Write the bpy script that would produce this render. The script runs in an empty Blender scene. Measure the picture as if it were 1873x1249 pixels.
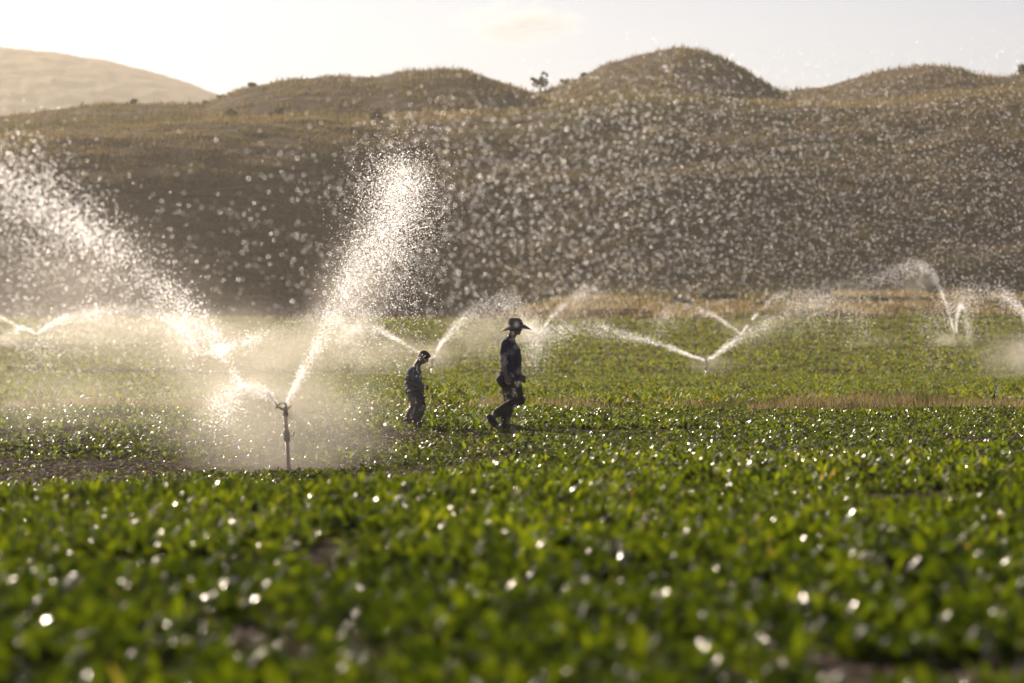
import bpy, bmesh, math, random
import numpy as np
from mathutils import Vector, Matrix

rng = np.random.default_rng(7)
random.seed(7)
SC = bpy.context.scene
COL = SC.collection

# ------------------------------------------------------------------ frame of reference
F = 10405.0            # focal length in photo pixels (200 mm lens)
HOR = 560.0            # height of the horizon line in the photo
CAMZ = 1.5
PITCH = math.atan((624.5 - HOR) / F)


def P(px, py, D):
    """a place in the world seen at photo pixel px, py at distance D"""
    return np.array([(px - 936.5) * D / F, D, CAMZ + (HOR - py) * D / F])


# ground profile along the view, heights below the camera
PROF = np.array([(-60, -1.5), (5, -1.50), (21, -1.50), (48, -1.63), (56, -1.88), (66, -2.25), (78, -2.5), (86, -2.52),
                 (90, -2.36), (95, -2.08), (105, -2.0), (115, -2.1), (122, -2.14), (140, -2.3), (180, -2.75),
                 (230, -3.1), (280, -3.45), (330, -3.0), (365, -2.55), (400, -1.9), (440, -1.05), (480, .1),
                 (520, 1.2), (600, 1.6), (900, 2.0), (6000, 2.0)])


def gz(D, X=None):
    z = np.interp(D, PROF[:, 0], PROF[:, 1]) + CAMZ
    if X is not None:                                     # the bank rises on the right only
        t = np.clip((1130 - (936.5 + X / np.maximum(D, 50) * F)) / 330, 0, 1) * (np.asarray(D) > 420)
        t = t * t * (3 - 2 * t)
        z = z * (1 - t) + np.minimum(z, .45) * t
        zr = np.interp(D, [48, 66, 78, 88, 95], [-1.63, -1.83, -1.96, -2.04, -2.08]) + CAMZ   # no hollow on the right
        t2 = np.clip((936.5 + X / np.maximum(D, 20) * F - 620) / 480, 0, 1) * ((D > 48) & (D < 95))
        z = z * (1 - t2) + zr * t2
    return z


_T = {}


def vnoise(x, y, seed=0):
    """smooth value noise, 0..1"""
    if seed not in _T:
        _T[seed] = np.random.default_rng(seed + 100).random((256, 256))
    t = _T[seed]
    x = np.asarray(x, float); y = np.asarray(y, float)
    xi = np.floor(x).astype(int); yi = np.floor(y).astype(int)
    fx = x - xi; fy = y - yi
    fx = fx * fx * (3 - 2 * fx); fy = fy * fy * (3 - 2 * fy)
    a = t[xi % 256, yi % 256]; b = t[(xi + 1) % 256, yi % 256]
    c = t[xi % 256, (yi + 1) % 256]; d = t[(xi + 1) % 256, (yi + 1) % 256]
    return (a * (1 - fx) + b * fx) * (1 - fy) + (c * (1 - fx) + d * fx) * fy


def fbm(x, y, seed=0, o=4):
    s = 0; a = .5
    for k in range(o):
        s = s + a * vnoise(x * 2 ** k, y * 2 ** k, seed + k); a *= .5
    return s / (1 - .5 ** o)


# ------------------------------------------------------------------ object helpers
def tag(o, label=None, cat=None, group=None, kind=None):
    if label: o['label'] = label
    if cat: o['category'] = cat
    if group: o['group'] = group
    if kind: o['kind'] = kind
    return o


def mk(name, V, Fc, m=None, parent=None, smooth=False, tint=None):
    """one mesh object from numpy arrays; Fc is (n, k) or a list of such arrays"""
    V = np.ascontiguousarray(V, dtype=np.float32).reshape(-1, 3)
    if isinstance(Fc, np.ndarray): Fc = [Fc]
    Fc = [np.ascontiguousarray(f, dtype=np.int32) for f in Fc if len(f)]
    me = bpy.data.meshes.new(name)
    me.vertices.add(len(V)); me.vertices.foreach_set('co', V.ravel())
    loops = np.concatenate([f.ravel() for f in Fc])
    tot = np.concatenate([np.full(len(f), f.shape[1], np.int32) for f in Fc])
    st = np.concatenate([[0], np.cumsum(tot)[:-1]]).astype(np.int32)
    me.loops.add(len(loops)); me.loops.foreach_set('vertex_index', loops)
    me.polygons.add(len(tot)); me.polygons.foreach_set('loop_start', st)
    me.update(calc_edges=True)
    if smooth: me.polygons.foreach_set('use_smooth', np.ones(len(tot), bool))
    if tint is not None:
        a = me.attributes.new('tint', 'FLOAT', 'POINT')
        a.data.foreach_set('value', np.ascontiguousarray(tint, dtype=np.float32).ravel())
    if m: me.materials.append(m)
    o = bpy.data.objects.new(name, me); COL.objects.link(o)
    if parent: o.parent = parent
    return o


def empty(name, loc):
    o = bpy.data.objects.new(name, None); COL.objects.link(o); o.location = tuple(loc)
    o.empty_display_size = .2
    return o


# ------------------------------------------------------------------ materials
def mat(name):
    m = bpy.data.materials.new(name); m.use_nodes = True
    nt = m.node_tree; nt.nodes.clear()
    out = nt.nodes.new('ShaderNodeOutputMaterial')
    return m, nt, out


def nd(nt, t, **kw):
    n = nt.nodes.new(t)
    for k, v in kw.items():
        if k.startswith('i_'):
            n.inputs[k[2:].replace('_', ' ')].default_value = v
        else: setattr(n, k, v)
    return n


def ramp(nt, src, stops):
    r = nt.nodes.new('ShaderNodeValToRGB')
    e = r.color_ramp.elements
    while len(e) < len(stops): e.new(.5)
    for k, (p, c) in enumerate(stops):
        e[k].position = p; e[k].color = (*c, 1)
    nt.links.new(src, r.inputs[0])
    return r


def simple(name, col, rough=.6, metal=0, bump=0, scale=30, var=.15, wet=0):
    m, nt, out = mat(name)
    b = nd(nt, 'ShaderNodeBsdfPrincipled'); b.inputs['Roughness'].default_value = rough
    b.inputs['Metallic'].default_value = metal
    tc = nd(nt, 'ShaderNodeTexCoord')
    n = nd(nt, 'ShaderNodeTexNoise'); n.inputs['Scale'].default_value = scale; n.inputs['Detail'].default_value = 4
    nt.links.new(tc.outputs['Object'], n.inputs['Vector'])
    r = ramp(nt, n.outputs[0], [(.3, tuple(c * (1 - var) for c in col)), (.7, tuple(min(1, c * (1 + var)) for c in col))])
    nt.links.new(r.outputs[0], b.inputs['Base Color'])
    if wet: b.inputs['Coat Weight'].default_value = wet; b.inputs['Coat Roughness'].default_value = .2
    if bump:
        bp = nd(nt, 'ShaderNodeBump'); bp.inputs['Strength'].default_value = bump; bp.inputs['Distance'].default_value = .01
        nt.links.new(n.outputs[0], bp.inputs['Height']); nt.links.new(bp.outputs[0], b.inputs['Normal'])
    nt.links.new(b.outputs[0], out.inputs[0])
    return m


def leafmat(name, stops, tstops, rough=.25, trans=.45, spec=.5, wet=False):
    """thin leaf: tint attribute picks the colour, backlight shines through; wet = small glossy spots of water"""
    m, nt, out = mat(name)
    at = nd(nt, 'ShaderNodeAttribute', attribute_name='tint')
    r1 = ramp(nt, at.outputs['Fac'], stops); r2 = ramp(nt, at.outputs['Fac'], tstops)
    b = nd(nt, 'ShaderNodeBsdfPrincipled'); b.inputs['Roughness'].default_value = rough
    b.inputs['Specular IOR Level'].default_value = spec
    if wet:
        geo = nd(nt, 'ShaderNodeNewGeometry')
        n = nd(nt, 'ShaderNodeTexNoise', i_Scale=90.0, i_Detail=1.0); nt.links.new(geo.outputs['Position'], n.inputs['Vector'])
        mr = nd(nt, 'ShaderNodeMapRange'); mr.inputs[1].default_value = .555; mr.inputs[2].default_value = .6
        nt.links.new(n.outputs[0], mr.inputs[0])
        ro = nd(nt, 'ShaderNodeMapRange'); ro.inputs[3].default_value = rough; ro.inputs[4].default_value = .2
        sp = nd(nt, 'ShaderNodeMapRange'); sp.inputs[3].default_value = spec; sp.inputs[4].default_value = .9
        sy = nd(nt, 'ShaderNodeSeparateXYZ'); nt.links.new(geo.outputs['Position'], sy.inputs[0])
        fy = nd(nt, 'ShaderNodeMapRange'); fy.inputs[1].default_value = 100; fy.inputs[2].default_value = 140; fy.inputs[3].default_value = 1; fy.inputs[4].default_value = .35
        nt.links.new(sy.outputs[1], fy.inputs[0])
        my = nd(nt, 'ShaderNodeMath', operation='MULTIPLY'); nt.links.new(mr.outputs[0], my.inputs[0]); nt.links.new(fy.outputs[0], my.inputs[1])
        nt.links.new(my.outputs[0], ro.inputs[0]); nt.links.new(my.outputs[0], sp.inputs[0])
        nt.links.new(ro.outputs[0], b.inputs['Roughness']); nt.links.new(sp.outputs[0], b.inputs['Specular IOR Level'])
    t = nd(nt, 'ShaderNodeBsdfTranslucent')
    mx = nd(nt, 'ShaderNodeMixShader'); mx.inputs[0].default_value = trans
    nt.links.new(r1.outputs[0], b.inputs['Base Color']); nt.links.new(r2.outputs[0], t.inputs[0])
    nt.links.new(b.outputs[0], mx.inputs[1]); nt.links.new(t.outputs[0], mx.inputs[2])
    nt.links.new(mx.outputs[0], out.inputs[0])
    return m


M_CROP = leafmat('crop_leaf', [(0, (.012, .020, .005)), (.5, (.028, .046, .008)), (.85, (.055, .075, .012)), (1, (.14, .11, .03))],
                 [(0, (.05, .085, .002)), (.5, (.21, .28, .004)), (.85, (.46, .55, .008)), (1, (.5, .38, .05))], rough=.7, trans=.45, spec=.10, wet=True)
M_DRY = leafmat('dry_grass', [(0, (.09, .06, .03)), (.6, (.2, .14, .07)), (1, (.3, .23, .12))],
                [(0, (.12, .13, .03)), (.6, (.46, .34, .15)), (1, (.68, .53, .28))], rough=.6, trans=.45, spec=.1)
M_HGRASS = leafmat('hill_grass', [(0, (.02, .026, .008)), (.35, (.06, .048, .02)), (1, (.17, .115, .052))],
                   [(0, (.1, .15, .02)), (.35, (.32, .25, .10)), (1, (.58, .43, .2))], rough=.5, trans=.35, spec=.2)
M_SHRUB = leafmat('shrub_leaf', [(0, (.015, .025, .01)), (1, (.04, .06, .02))], [(0, (.03, .06, .01)), (1, (.1, .15, .02))],
                  rough=.4, trans=.3, spec=.3)


def soil_mat():
    m, nt, out = mat('wet_soil')
    b = nd(nt, 'ShaderNodeBsdfDiffuse'); gl = nd(nt, 'ShaderNodeBsdfGlossy', i_Roughness=.3)
    geo = nd(nt, 'ShaderNodeNewGeometry')
    n1 = nd(nt, 'ShaderNodeTexNoise', i_Scale=5.0, i_Detail=8.0, i_Roughness=.65); nt.links.new(geo.outputs['Position'], n1.inputs['Vector'])
    n2 = nd(nt, 'ShaderNodeTexNoise', i_Scale=.35, i_Detail=3.0); nt.links.new(geo.outputs['Position'], n2.inputs['Vector'])
    n3 = nd(nt, 'ShaderNodeTexNoise', i_Scale=16.0, i_Detail=2.0); nt.links.new(geo.outputs['Position'], n3.inputs['Vector'])
    r = ramp(nt, n1.outputs[0], [(.3, (.035, .023, .016)), (.7, (.13, .088, .06))])
    # beyond the fields the soil carries short dry grass
    sp = nd(nt, 'ShaderNodeSeparateXYZ'); nt.links.new(geo.outputs['Position'], sp.inputs[0])
    mr = nd(nt, 'ShaderNodeMapRange'); mr.inputs[1].default_value = 395; mr.inputs[2].default_value = 450
    nt.links.new(sp.outputs[1], mr.inputs[0])
    r2 = ramp(nt, n2.outputs[0], [(.35, (.05, .045, .02)), (.65, (.17, .11, .05))])
    mx = nd(nt, 'ShaderNodeMix', data_type='RGBA')
    nt.links.new(mr.outputs[0], mx.inputs[0]); nt.links.new(r.outputs[0], mx.inputs[6]); nt.links.new(r2.outputs[0], mx.inputs[7])
    nt.links.new(mx.outputs[2], b.inputs['Color'])
    wet = nd(nt, 'ShaderNodeMapRange'); wet.inputs[1].default_value = .56; wet.inputs[2].default_value = .66; wet.inputs[4].default_value = .22
    nt.links.new(n3.outputs[0], wet.inputs[0])
    far = nd(nt, 'ShaderNodeMapRange'); far.inputs[1].default_value = 110; far.inputs[2].default_value = 200
    far.inputs[3].default_value = 1; far.inputs[4].default_value = 0; nt.links.new(sp.outputs[1], far.inputs[0])
    mu = nd(nt, 'ShaderNodeMath', operation='MULTIPLY'); nt.links.new(wet.outputs[0], mu.inputs[0]); nt.links.new(far.outputs[0], mu.inputs[1])
    bp = nd(nt, 'ShaderNodeBump', i_Strength=1.0, i_Distance=.09); nt.links.new(n1.outputs[0], bp.inputs['Height'])
    nt.links.new(bp.outputs[0], b.inputs['Normal']); nt.links.new(bp.outputs[0], gl.inputs['Normal'])
    ms = nd(nt, 'ShaderNodeMixShader'); nt.links.new(mu.outputs[0], ms.inputs[0]); nt.links.new(b.outputs[0], ms.inputs[1]); nt.links.new(gl.outputs[0], ms.inputs[2])
    nt.links.new(ms.outputs[0], out.inputs[0])
    return m


def hill_mat(name, dark, light, green, sc=1.0):
    m, nt, out = mat(name)
    b = nd(nt, 'ShaderNodeBsdfPrincipled', i_Roughness=.9); b.inputs['Specular IOR Level'].default_value = .1
    geo = nd(nt, 'ShaderNodeNewGeometry')
    mp = nd(nt, 'ShaderNodeMapping'); mp.inputs['Scale'].default_value = (.18 * sc, .5 * sc, 1.6 * sc)
    nt.links.new(geo.outputs['Position'], mp.inputs[0])
    n1 = nd(nt, 'ShaderNodeTexNoise', i_Scale=1.0, i_Detail=8.0, i_Roughness=.62); nt.links.new(mp.outputs[0], n1.inputs['Vector'])
    n2 = nd(nt, 'ShaderNodeTexNoise', i_Scale=.16 * sc, i_Detail=3.0); nt.links.new(geo.outputs['Position'], n2.inputs['Vector'])
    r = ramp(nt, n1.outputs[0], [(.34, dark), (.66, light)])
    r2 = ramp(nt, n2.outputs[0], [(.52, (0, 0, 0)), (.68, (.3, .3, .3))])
    mx = nd(nt, 'ShaderNodeMix', data_type='RGBA'); mx.inputs[7].default_value = (*green, 1)
    nt.links.new(r2.outputs[0], mx.inputs[0]); nt.links.new(r.outputs[0], mx.inputs[6])
    nt.links.new(mx.outputs[2], b.inputs['Base Color'])
    bp = nd(nt, 'ShaderNodeBump', i_Strength=.8, i_Distance=.6); nt.links.new(n1.outputs[0], bp.inputs['Height'])
    nt.links.new(bp.outputs[0], b.inputs['Normal']); nt.links.new(b.outputs[0], out.inputs[0])
    return m


def drop_mat(name, col=(.96, .96, .98), rf=.35, clear=0):
    m, nt, out = mat(name)
    t = nd(nt, 'ShaderNodeBsdfTranslucent'); t.inputs[0].default_value = (*col, 1)
    r = nd(nt, 'ShaderNodeBsdfRefraction', i_Roughness=.5, i_IOR=1.6); r.inputs[0].default_value = (*col, 1)
    mx = nd(nt, 'ShaderNodeMixShader'); mx.inputs[0].default_value = rf
    nt.links.new(t.outputs[0], mx.inputs[1]); nt.links.new(r.outputs[0], mx.inputs[2])
    last = mx
    if clear:                                             # mostly clear water, part of it scatters
        tr = nd(nt, 'ShaderNodeBsdfTransparent'); last = nd(nt, 'ShaderNodeMixShader'); last.inputs[0].default_value = clear
        nt.links.new(mx.outputs[0], last.inputs[1]); nt.links.new(tr.outputs[0], last.inputs[2])
    nt.links.new(last.outputs[0], out.inputs[0])
    return m


M_DROP = drop_mat('water_drop')
M_DROPS = drop_mat('clear_drop', clear=.5)
M_SOIL = soil_mat()

# ------------------------------------------------------------------ light, sky, camera
SAZ, SEL = math.radians(27), math.radians(21)          # sun: ahead of the camera, 27 degrees to the left, 21 up
SUN = Vector((-math.sin(SAZ) * math.cos(SEL), math.cos(SAZ) * math.cos(SEL), math.sin(SEL)))
sl = bpy.data.lights.new('sun', 'SUN'); sl.energy = 5; sl.angle = math.radians(.5); sl.color = (1, .84, .64)
so = bpy.data.objects.new('sun', sl); COL.objects.link(so); so.rotation_euler = SUN.to_track_quat('Z', 'Y').to_euler()
w = bpy.data.worlds.new('World'); SC.world = w; w.use_nodes = True
wn = w.node_tree; bg = wn.nodes['Background']
sk = wn.nodes.new('ShaderNodeTexSky'); sk.sky_type = 'NISHITA'; sk.sun_disc = False
sk.sun_elevation = SEL; sk.sun_rotation = -SAZ; sk.air_density = .5; sk.dust_density = 1.0; sk.ozone_density = 1.0
wb = wn.nodes.new('ShaderNodeMix'); wb.data_type = 'RGBA'; wb.blend_type = 'MULTIPLY'; wb.inputs[0].default_value = 1
wb.inputs[7].default_value = (.87, 1.05, 1.36, 1)          # white balance
wn.links.new(sk.outputs[0], wb.inputs[6]); wn.links.new(wb.outputs[2], bg.inputs[0]); bg.inputs[1].default_value = .041

cd = bpy.data.cameras.new('camera'); cam = bpy.data.objects.new('camera', cd); COL.objects.link(cam)
cam.location = (0, 0, CAMZ); cam.rotation_euler = (math.pi / 2 - PITCH, 0, 0)
cd.sensor_width = 36; cd.lens = 36 * F / 1873; cd.clip_start = .5; cd.clip_end = 30000
cd.dof.use_dof = True; cd.dof.focus_distance = 112; cd.dof.aperture_fstop = cd.lens / 1000 / .066
SC.camera = cam
SC.view_settings.view_transform = 'Standard'; SC.view_settings.look = 'None'
SC.view_settings.exposure = .32; SC.view_settings.gamma = 1
cy = SC.cycles
cy.max_bounces = 6; cy.diffuse_bounces = 3; cy.glossy_bounces = 2; cy.transmission_bounces = 3; cy.volume_bounces = 0
cy.transparent_max_bounces = 16; cy.volume_step_rate = 1.0; cy.volume_max_steps = 96
cy.use_denoising = True; cy.caustics_reflective = False; cy.caustics_refractive = False

# ------------------------------------------------------------------ ground
ys = np.concatenate([np.arange(-60, 10, 5), np.arange(10, 130, .5), np.arange(130, 540, 3), np.geomspace(540, 3000, 30)])
hx = np.concatenate([np.arange(0, 30, .6), np.geomspace(30, 1600, 40)])
xs = np.concatenate([-hx[::-1], hx[1:]])
X, Y = np.meshgrid(xs, ys)
Z = gz(Y, X) + np.clip(np.abs(X) / 400, 0, 1) * 0 + (fbm(X * 1.3, Y * 1.3, 3) - .5) * .12 * (Y < 135) \
    + (fbm(X * .08, Y * .08, 5) - .5) * .5 * np.clip((Y - 390) / 60, 0, 1)
nx, ny = len(xs), len(ys)
idx = np.arange(nx * ny).reshape(ny, nx)
q = np.stack([idx[:-1, :-1], idx[:-1, 1:], idx[1:, 1:], idx[1:, :-1]], -1).reshape(-1, 4)
tag(mk('ground', np.stack([X, Y, Z], -1), q, M_SOIL, smooth=True), 'brown wet soil of the field, bare between the plants', 'ground', kind='structure')


# ------------------------------------------------------------------ leaves
def leaves(B, az, L, W, e0, curl, nu, nv, fold=.25, pet=.28, rag=.0, seed=1):
    """B (n,3) leaf bases; returns vertices and faces of n bent leaves"""
    n = len(B); r = np.random.default_rng(seed)
    v = np.linspace(0, 1, nv); u = np.linspace(-1, 1, nu)
    ev = e0[:, None] - curl[:, None] * v[None]
    dr = np.cos(ev) / (nv - 1) * L[:, None]; dz = np.sin(ev) / (nv - 1) * L[:, None]
    R = np.concatenate([np.zeros((n, 1)), np.cumsum(dr[:, :-1], 1)], 1)
    H = np.concatenate([np.zeros((n, 1)), np.cumsum(dz[:, :-1], 1)], 1)
    t = np.clip((v - pet) / (1 - pet), 0, 1)
    wp = np.where(v < pet, .06, 2.1 * t ** .6 * (1 - t) ** .9 + .06)
    wp = wp * (1 - .0 * v); wp[-1] = .12
    Wd = W[:, None] * wp[None]
    if rag: Wd = Wd * (1 + rag * (r.random((n, nv)) - .5))
    off = u[None, None] * Wd[..., None]                            # n,nv,nu
    roll = (r.random(n) - .5) * 1.1
    up = np.abs(u)[None, None] * Wd[..., None] * fold + off * np.sin(roll)[:, None, None]
    off = off * np.cos(roll)[:, None, None]
    if nu > 2: up = up + (r.random((n, nv, nu)) - .5) * .35 * Wd[..., None]
    ca, sa = np.cos(az)[:, None, None], np.sin(az)[:, None, None]
    Rr = R[..., None]
    x = B[:, 0][:, None, None] + ca * Rr - sa * off
    y = B[:, 1][:, None, None] + sa * Rr + ca * off
    z = B[:, 2][:, None, None] + H[..., None] + up
    V = np.stack([x, y, z], -1).reshape(-1, 3)
    k = np.arange(nu * nv).reshape(nv, nu)
    f = np.stack([k[:-1, :-1], k[:-1, 1:], k[1:, 1:], k[1:, :-1]], -1).reshape(-1, 4)
    Fc = (f[None] + (np.arange(n) * nu * nv)[:, None, None]).reshape(-1, 4)
    return V, Fc


def wedge(n, d0, d1, marg=1.3, seed=0, side=1.0):
    """n points on the ground inside the view wedge, uniform per area"""
    r = np.random.default_rng(seed)
    D = np.sqrt(r.random(n) * (d1 ** 2 - d0 ** 2) + d0 ** 2)
    X = (r.random(n) * 2 - 1) * (.09 * D * marg + side)
    return X, D


class Acc:
    def __init__(s): s.V = []; s.F = []; s.T = []; s.n = 0
    def add(s, V, Fc, T):
        s.V.append(V); s.F.append(Fc + s.n); s.T.append(T); s.n += len(V)
    def obj(s, name, m, smooth=True, parent=None):
        return mk(name, np.concatenate(s.V), np.concatenate(s.F), m, smooth=smooth, tint=np.concatenate(s.T), parent=parent)


def crop(acc, X, D, nl, L, W, e0, nu, nv, seed, spread=.03, zoff=0, tb=0., lv=.35):
    r = np.random.default_rng(seed)
    n = len(X); m = n * nl
    base = np.stack([X, D, gz(D, X) - .01 + zoff], -1)
    B = np.repeat(base, nl, 0)
    az = r.random(m) * 2 * np.pi
    B[:, 0] += np.cos(az) * spread * r.random(m); B[:, 1] += np.sin(az) * spread * r.random(m)
    loc = fbm(X * .45 + seed, D * .3, 77, 3)
    size = np.repeat(((1 - lv) + 2 * lv * r.random(n)) * (.62 + .85 * np.clip((loc - .3) * 2.2, 0, 1)), nl)
    Ls = L * size * (.65 + .6 * r.random(m)); Ws = W * size * (.7 + .6 * r.random(m))
    el = e0 + (r.random(m) - .5) * .9
    cu = .5 + r.random(m) * 1.3
    V, Fc = leaves(B, az, Ls, Ws, el, cu, nu, nv, seed=seed, rag=.7 if nu > 2 else 0)
    T = np.repeat(np.clip(np.repeat(.0 + .55 * r.random(n), nl) + (r.random(m) - .5) * .5 + tb + (r.random(m) > .985) * .5, 0, 1), nu * nv)
    acc.add(V, Fc, T)


def thin(X, D, prob, seed):
    k = np.random.default_rng(seed).random(len(X)) < prob
    return X[k], D[k]


# foreground crop, big blurred leaves
a = Acc()
X, D = wedge(17500, 17.5, 52, seed=11, side=2.6)
dn = fbm(X * .9, D * .45, 21, 3)
X, D = thin(X, D, np.clip((dn - .29) * 7, .04, 1) * np.clip((62 - D) / 8, 0, 1), 12)
k = D < 34
crop(a, X[k], D[k], 14, .135, .024, 1.3, 3, 5, 13, tb=-.06, spread=.06, zoff=0)
crop(a, X[~k], D[~k], 14, .125, .022, 1.3, 3, 4, 14, tb=.1, spread=.06)
X, D = wedge(13500, 50, 74, seed=111, side=2.6)
px = 936.5 + X / D * F
dn = fbm(X * .7, D * .4, 28, 3)
X, D = thin(X, D, np.clip((px - 500) / 500, .25, 1) * np.clip((dn - .22) * 6, .1, 1), 112)
crop(a, X, D, 11, .125, .024, 1.15, 2, 4, 114, tb=.18)
tag(a.obj('foreground_crop', M_CROP), 'leafy green crop of the foreground, blurred and wet with glints', 'crop plants', kind='stuff')

# crop from the near sprinkler to the dry strip
a = Acc()
X, D = wedge(47000, 72, 120, seed=15, side=2.6)
px = 936.5 + X / D * F
dn = fbm(X * .55, D * .30, 25, 3)
fade = np.clip((120 - D) / 7, 0, 1)
mud = np.clip((91 - D) / 3, 0, 1) * np.clip((620 - px) / 250, 0, 1) * .4 + .12 * np.clip((93 - D) / 4, 0, 1)
X, D = thin(X, D, np.clip((dn - .24) * 5, .1, 1) * (1 - mud) * fade, 16)
near = D < 95
crop(a, X[near], D[near], 8, .085, .019, .9, 2, 4, 17, tb=.14)
crop(a, X[~near], D[~near], 8, .105, .023, 1.1, 2, 4, 18, tb=.18)
tag(a.obj('middle_crop', M_CROP), 'low green crop around the two walking people, sharp and glinting', 'crop plants', kind='stuff')

# crop beyond the dry strip, out to the far bank
a = Acc()
X, D = wedge(95000, 119, 285, seed=19)
dn = .6 * vnoise(X * .25, D * .25, 31) + .4 * vnoise(X * .02, D * .12, 32)
X, D = thin(X, D, np.clip((dn - .16) * 4, .15, 1), 20)
crop(a, X, D, 5, .14, .036, 1.05, 2, 3, 21, tb=.34, lv=.4)
X, D = wedge(80000, 285, 452, seed=22, marg=1.2)
px = 936.5 + X / D * F
end = 452 - 22 * vnoise(X * .05, 0 * D, 41) - np.clip((900 - px) / 1000, 0, 1) * 5
rowf = .5 + .5 * np.sin(D * .42 + vnoise(X * .02, D * .01, 3) * 3)
dn = .45 * vnoise(X * .15, D * .15, 33) + .55 * rowf
X, D = thin(X, D, np.clip((dn - .2) * 2.6, .12, 1) * (D < end), 23)
crop(a, X, D, 5, .22, .06, 1.05, 2, 3, 24, tb=.38, lv=.4)
tag(a.obj('far_crop', M_CROP), 'yellow green crop in the far field reaching to the foot of the hills', 'crop plants', kind='stuff')


# ------------------------------------------------------------------ grass blades
def blades(X, Y, Z, H, W, tint, seed, lean=.45):
    """n thin two-segment blades"""
    r = np.random.default_rng(seed); n = len(X)
    az = r.random(n) * 6.28; ln = (r.random(n)) * lean * H
    fa = r.random(n) * 6.28
    dx, dy = np.cos(fa) * W / 2, np.sin(fa) * W / 2
    lx, ly = np.cos(az) * ln, np.sin(az) * ln
    V = np.zeros((n, 5, 3))
    for k, (s, t, b) in enumerate([(-1, 0, 0), (1, 0, 0), (.8, .5, .3), (-.8, .5, .3), (0, 1, 1)]):
        V[:, k, 0] = X + dx * s + lx * b; V[:, k, 1] = Y + dy * s + ly * b; V[:, k, 2] = Z - .03 + H * t
    o = (np.arange(n) * 5)[:, None]
    q = np.array([[0, 1, 2, 3]]) + o; t3 = np.array([[3, 2, 4]]) + o
    return V.reshape(-1, 3), q, t3, np.repeat(tint, 5)


def grass(name, parts, m):
    Vs, Q, T3, T = [], [], [], []; n = 0
    for V, q, t3, t in parts:
        Vs.append(V); Q.append(q + n); T3.append(t3 + n); T.append(t); n += len(V)
    return mk(name, np.concatenate(Vs), [np.concatenate(Q), np.concatenate(T3)], m, tint=np.concatenate(T))


# dry strip between the two crops
r = np.random.default_rng(50)
n = 60000
X = (r.random(n) * 2 - 1) * 13.5
D = 116.5 + (vnoise(X * .35, X * 0, 58) - .5) * 5 + 2.2 * r.normal(size=n)
px = 936.5 + X / D * F
cl = fbm(X * .8, D * .5, 51, 3)
den = np.interp(px, [-100, 0, 250, 500, 620, 820, 870, 960, 1150, 1400, 1650, 1873, 2100], [1.8, 1.8, 1.3, .5, .08, .2, 1.3, .5, .3, .7, .9, .8, .8])
k = r.random(n) < np.clip((cl - .40) * 7, 0.03, 1) * den
X, D, px, cl = X[k], D[k], px[k], cl[k]
H = (.06 + .2 * r.random(len(X))) * np.interp(px, [0, 600, 900, 1250, 1450, 1700, 1873], [.9, .7, .9, .8, 1.3, 1.3, 1.0]) * (.6 + .9 * cl) * (.45 + 1.1 * vnoise(X * 2.6, D * 1.5, 59))
tint = np.clip(.2 + .75 * r.random(len(X)) - .55 * (vnoise(X * .7, D * .5, 53) > .55), 0, 1)
p1 = blades(X, D, gz(D), H, .012 + .01 * r.random(len(X)), tint, 54, lean=1.1)
tag(grass('dry_grass_strip', [p1], M_DRY), 'strip of straw coloured dry grass crossing the field behind the two people', 'dry grass', kind='stuff')

# dry grass on the far bank below the hills
n = 90000
D = 425 + 115 * r.random(n); X = (r.random(n) * 2 - 1) * .115 * D
px = 936.5 + X / D * F
st = 452 - 22 * vnoise(X * .05, 0 * D, 41) - np.clip((900 - px) / 1000, 0, 1) * 5
cl = fbm(X * .12, D * .06, 55, 3)
k = (D > st) & (r.random(n) < np.clip((cl - .37) * 6, .08, 1) * np.clip((px - 900) / 150, .03, 1))
X, D, cl = X[k], D[k], cl[k]
zb = (fbm(X * .08, D * .08, 5) - .5) * .5 * np.clip((D - 390) / 60, 0, 1)
p1 = blades(X, D, gz(D, X) + zb, .2 + .35 * r.random(len(X)), .07 + .05 * r.random(len(X)), np.clip(.1 + .8 * r.random(len(X)) - .5 * (vnoise(X * .09, D * .05, 57) > .6), 0, 1), 56)
tag(grass('dry_grass_bank', [p1], M_DRY), 'orange brown dry grass on the low bank at the foot of the hills', 'dry grass', kind='stuff')

# ------------------------------------------------------------------ hills
HILLS = {}


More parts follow.
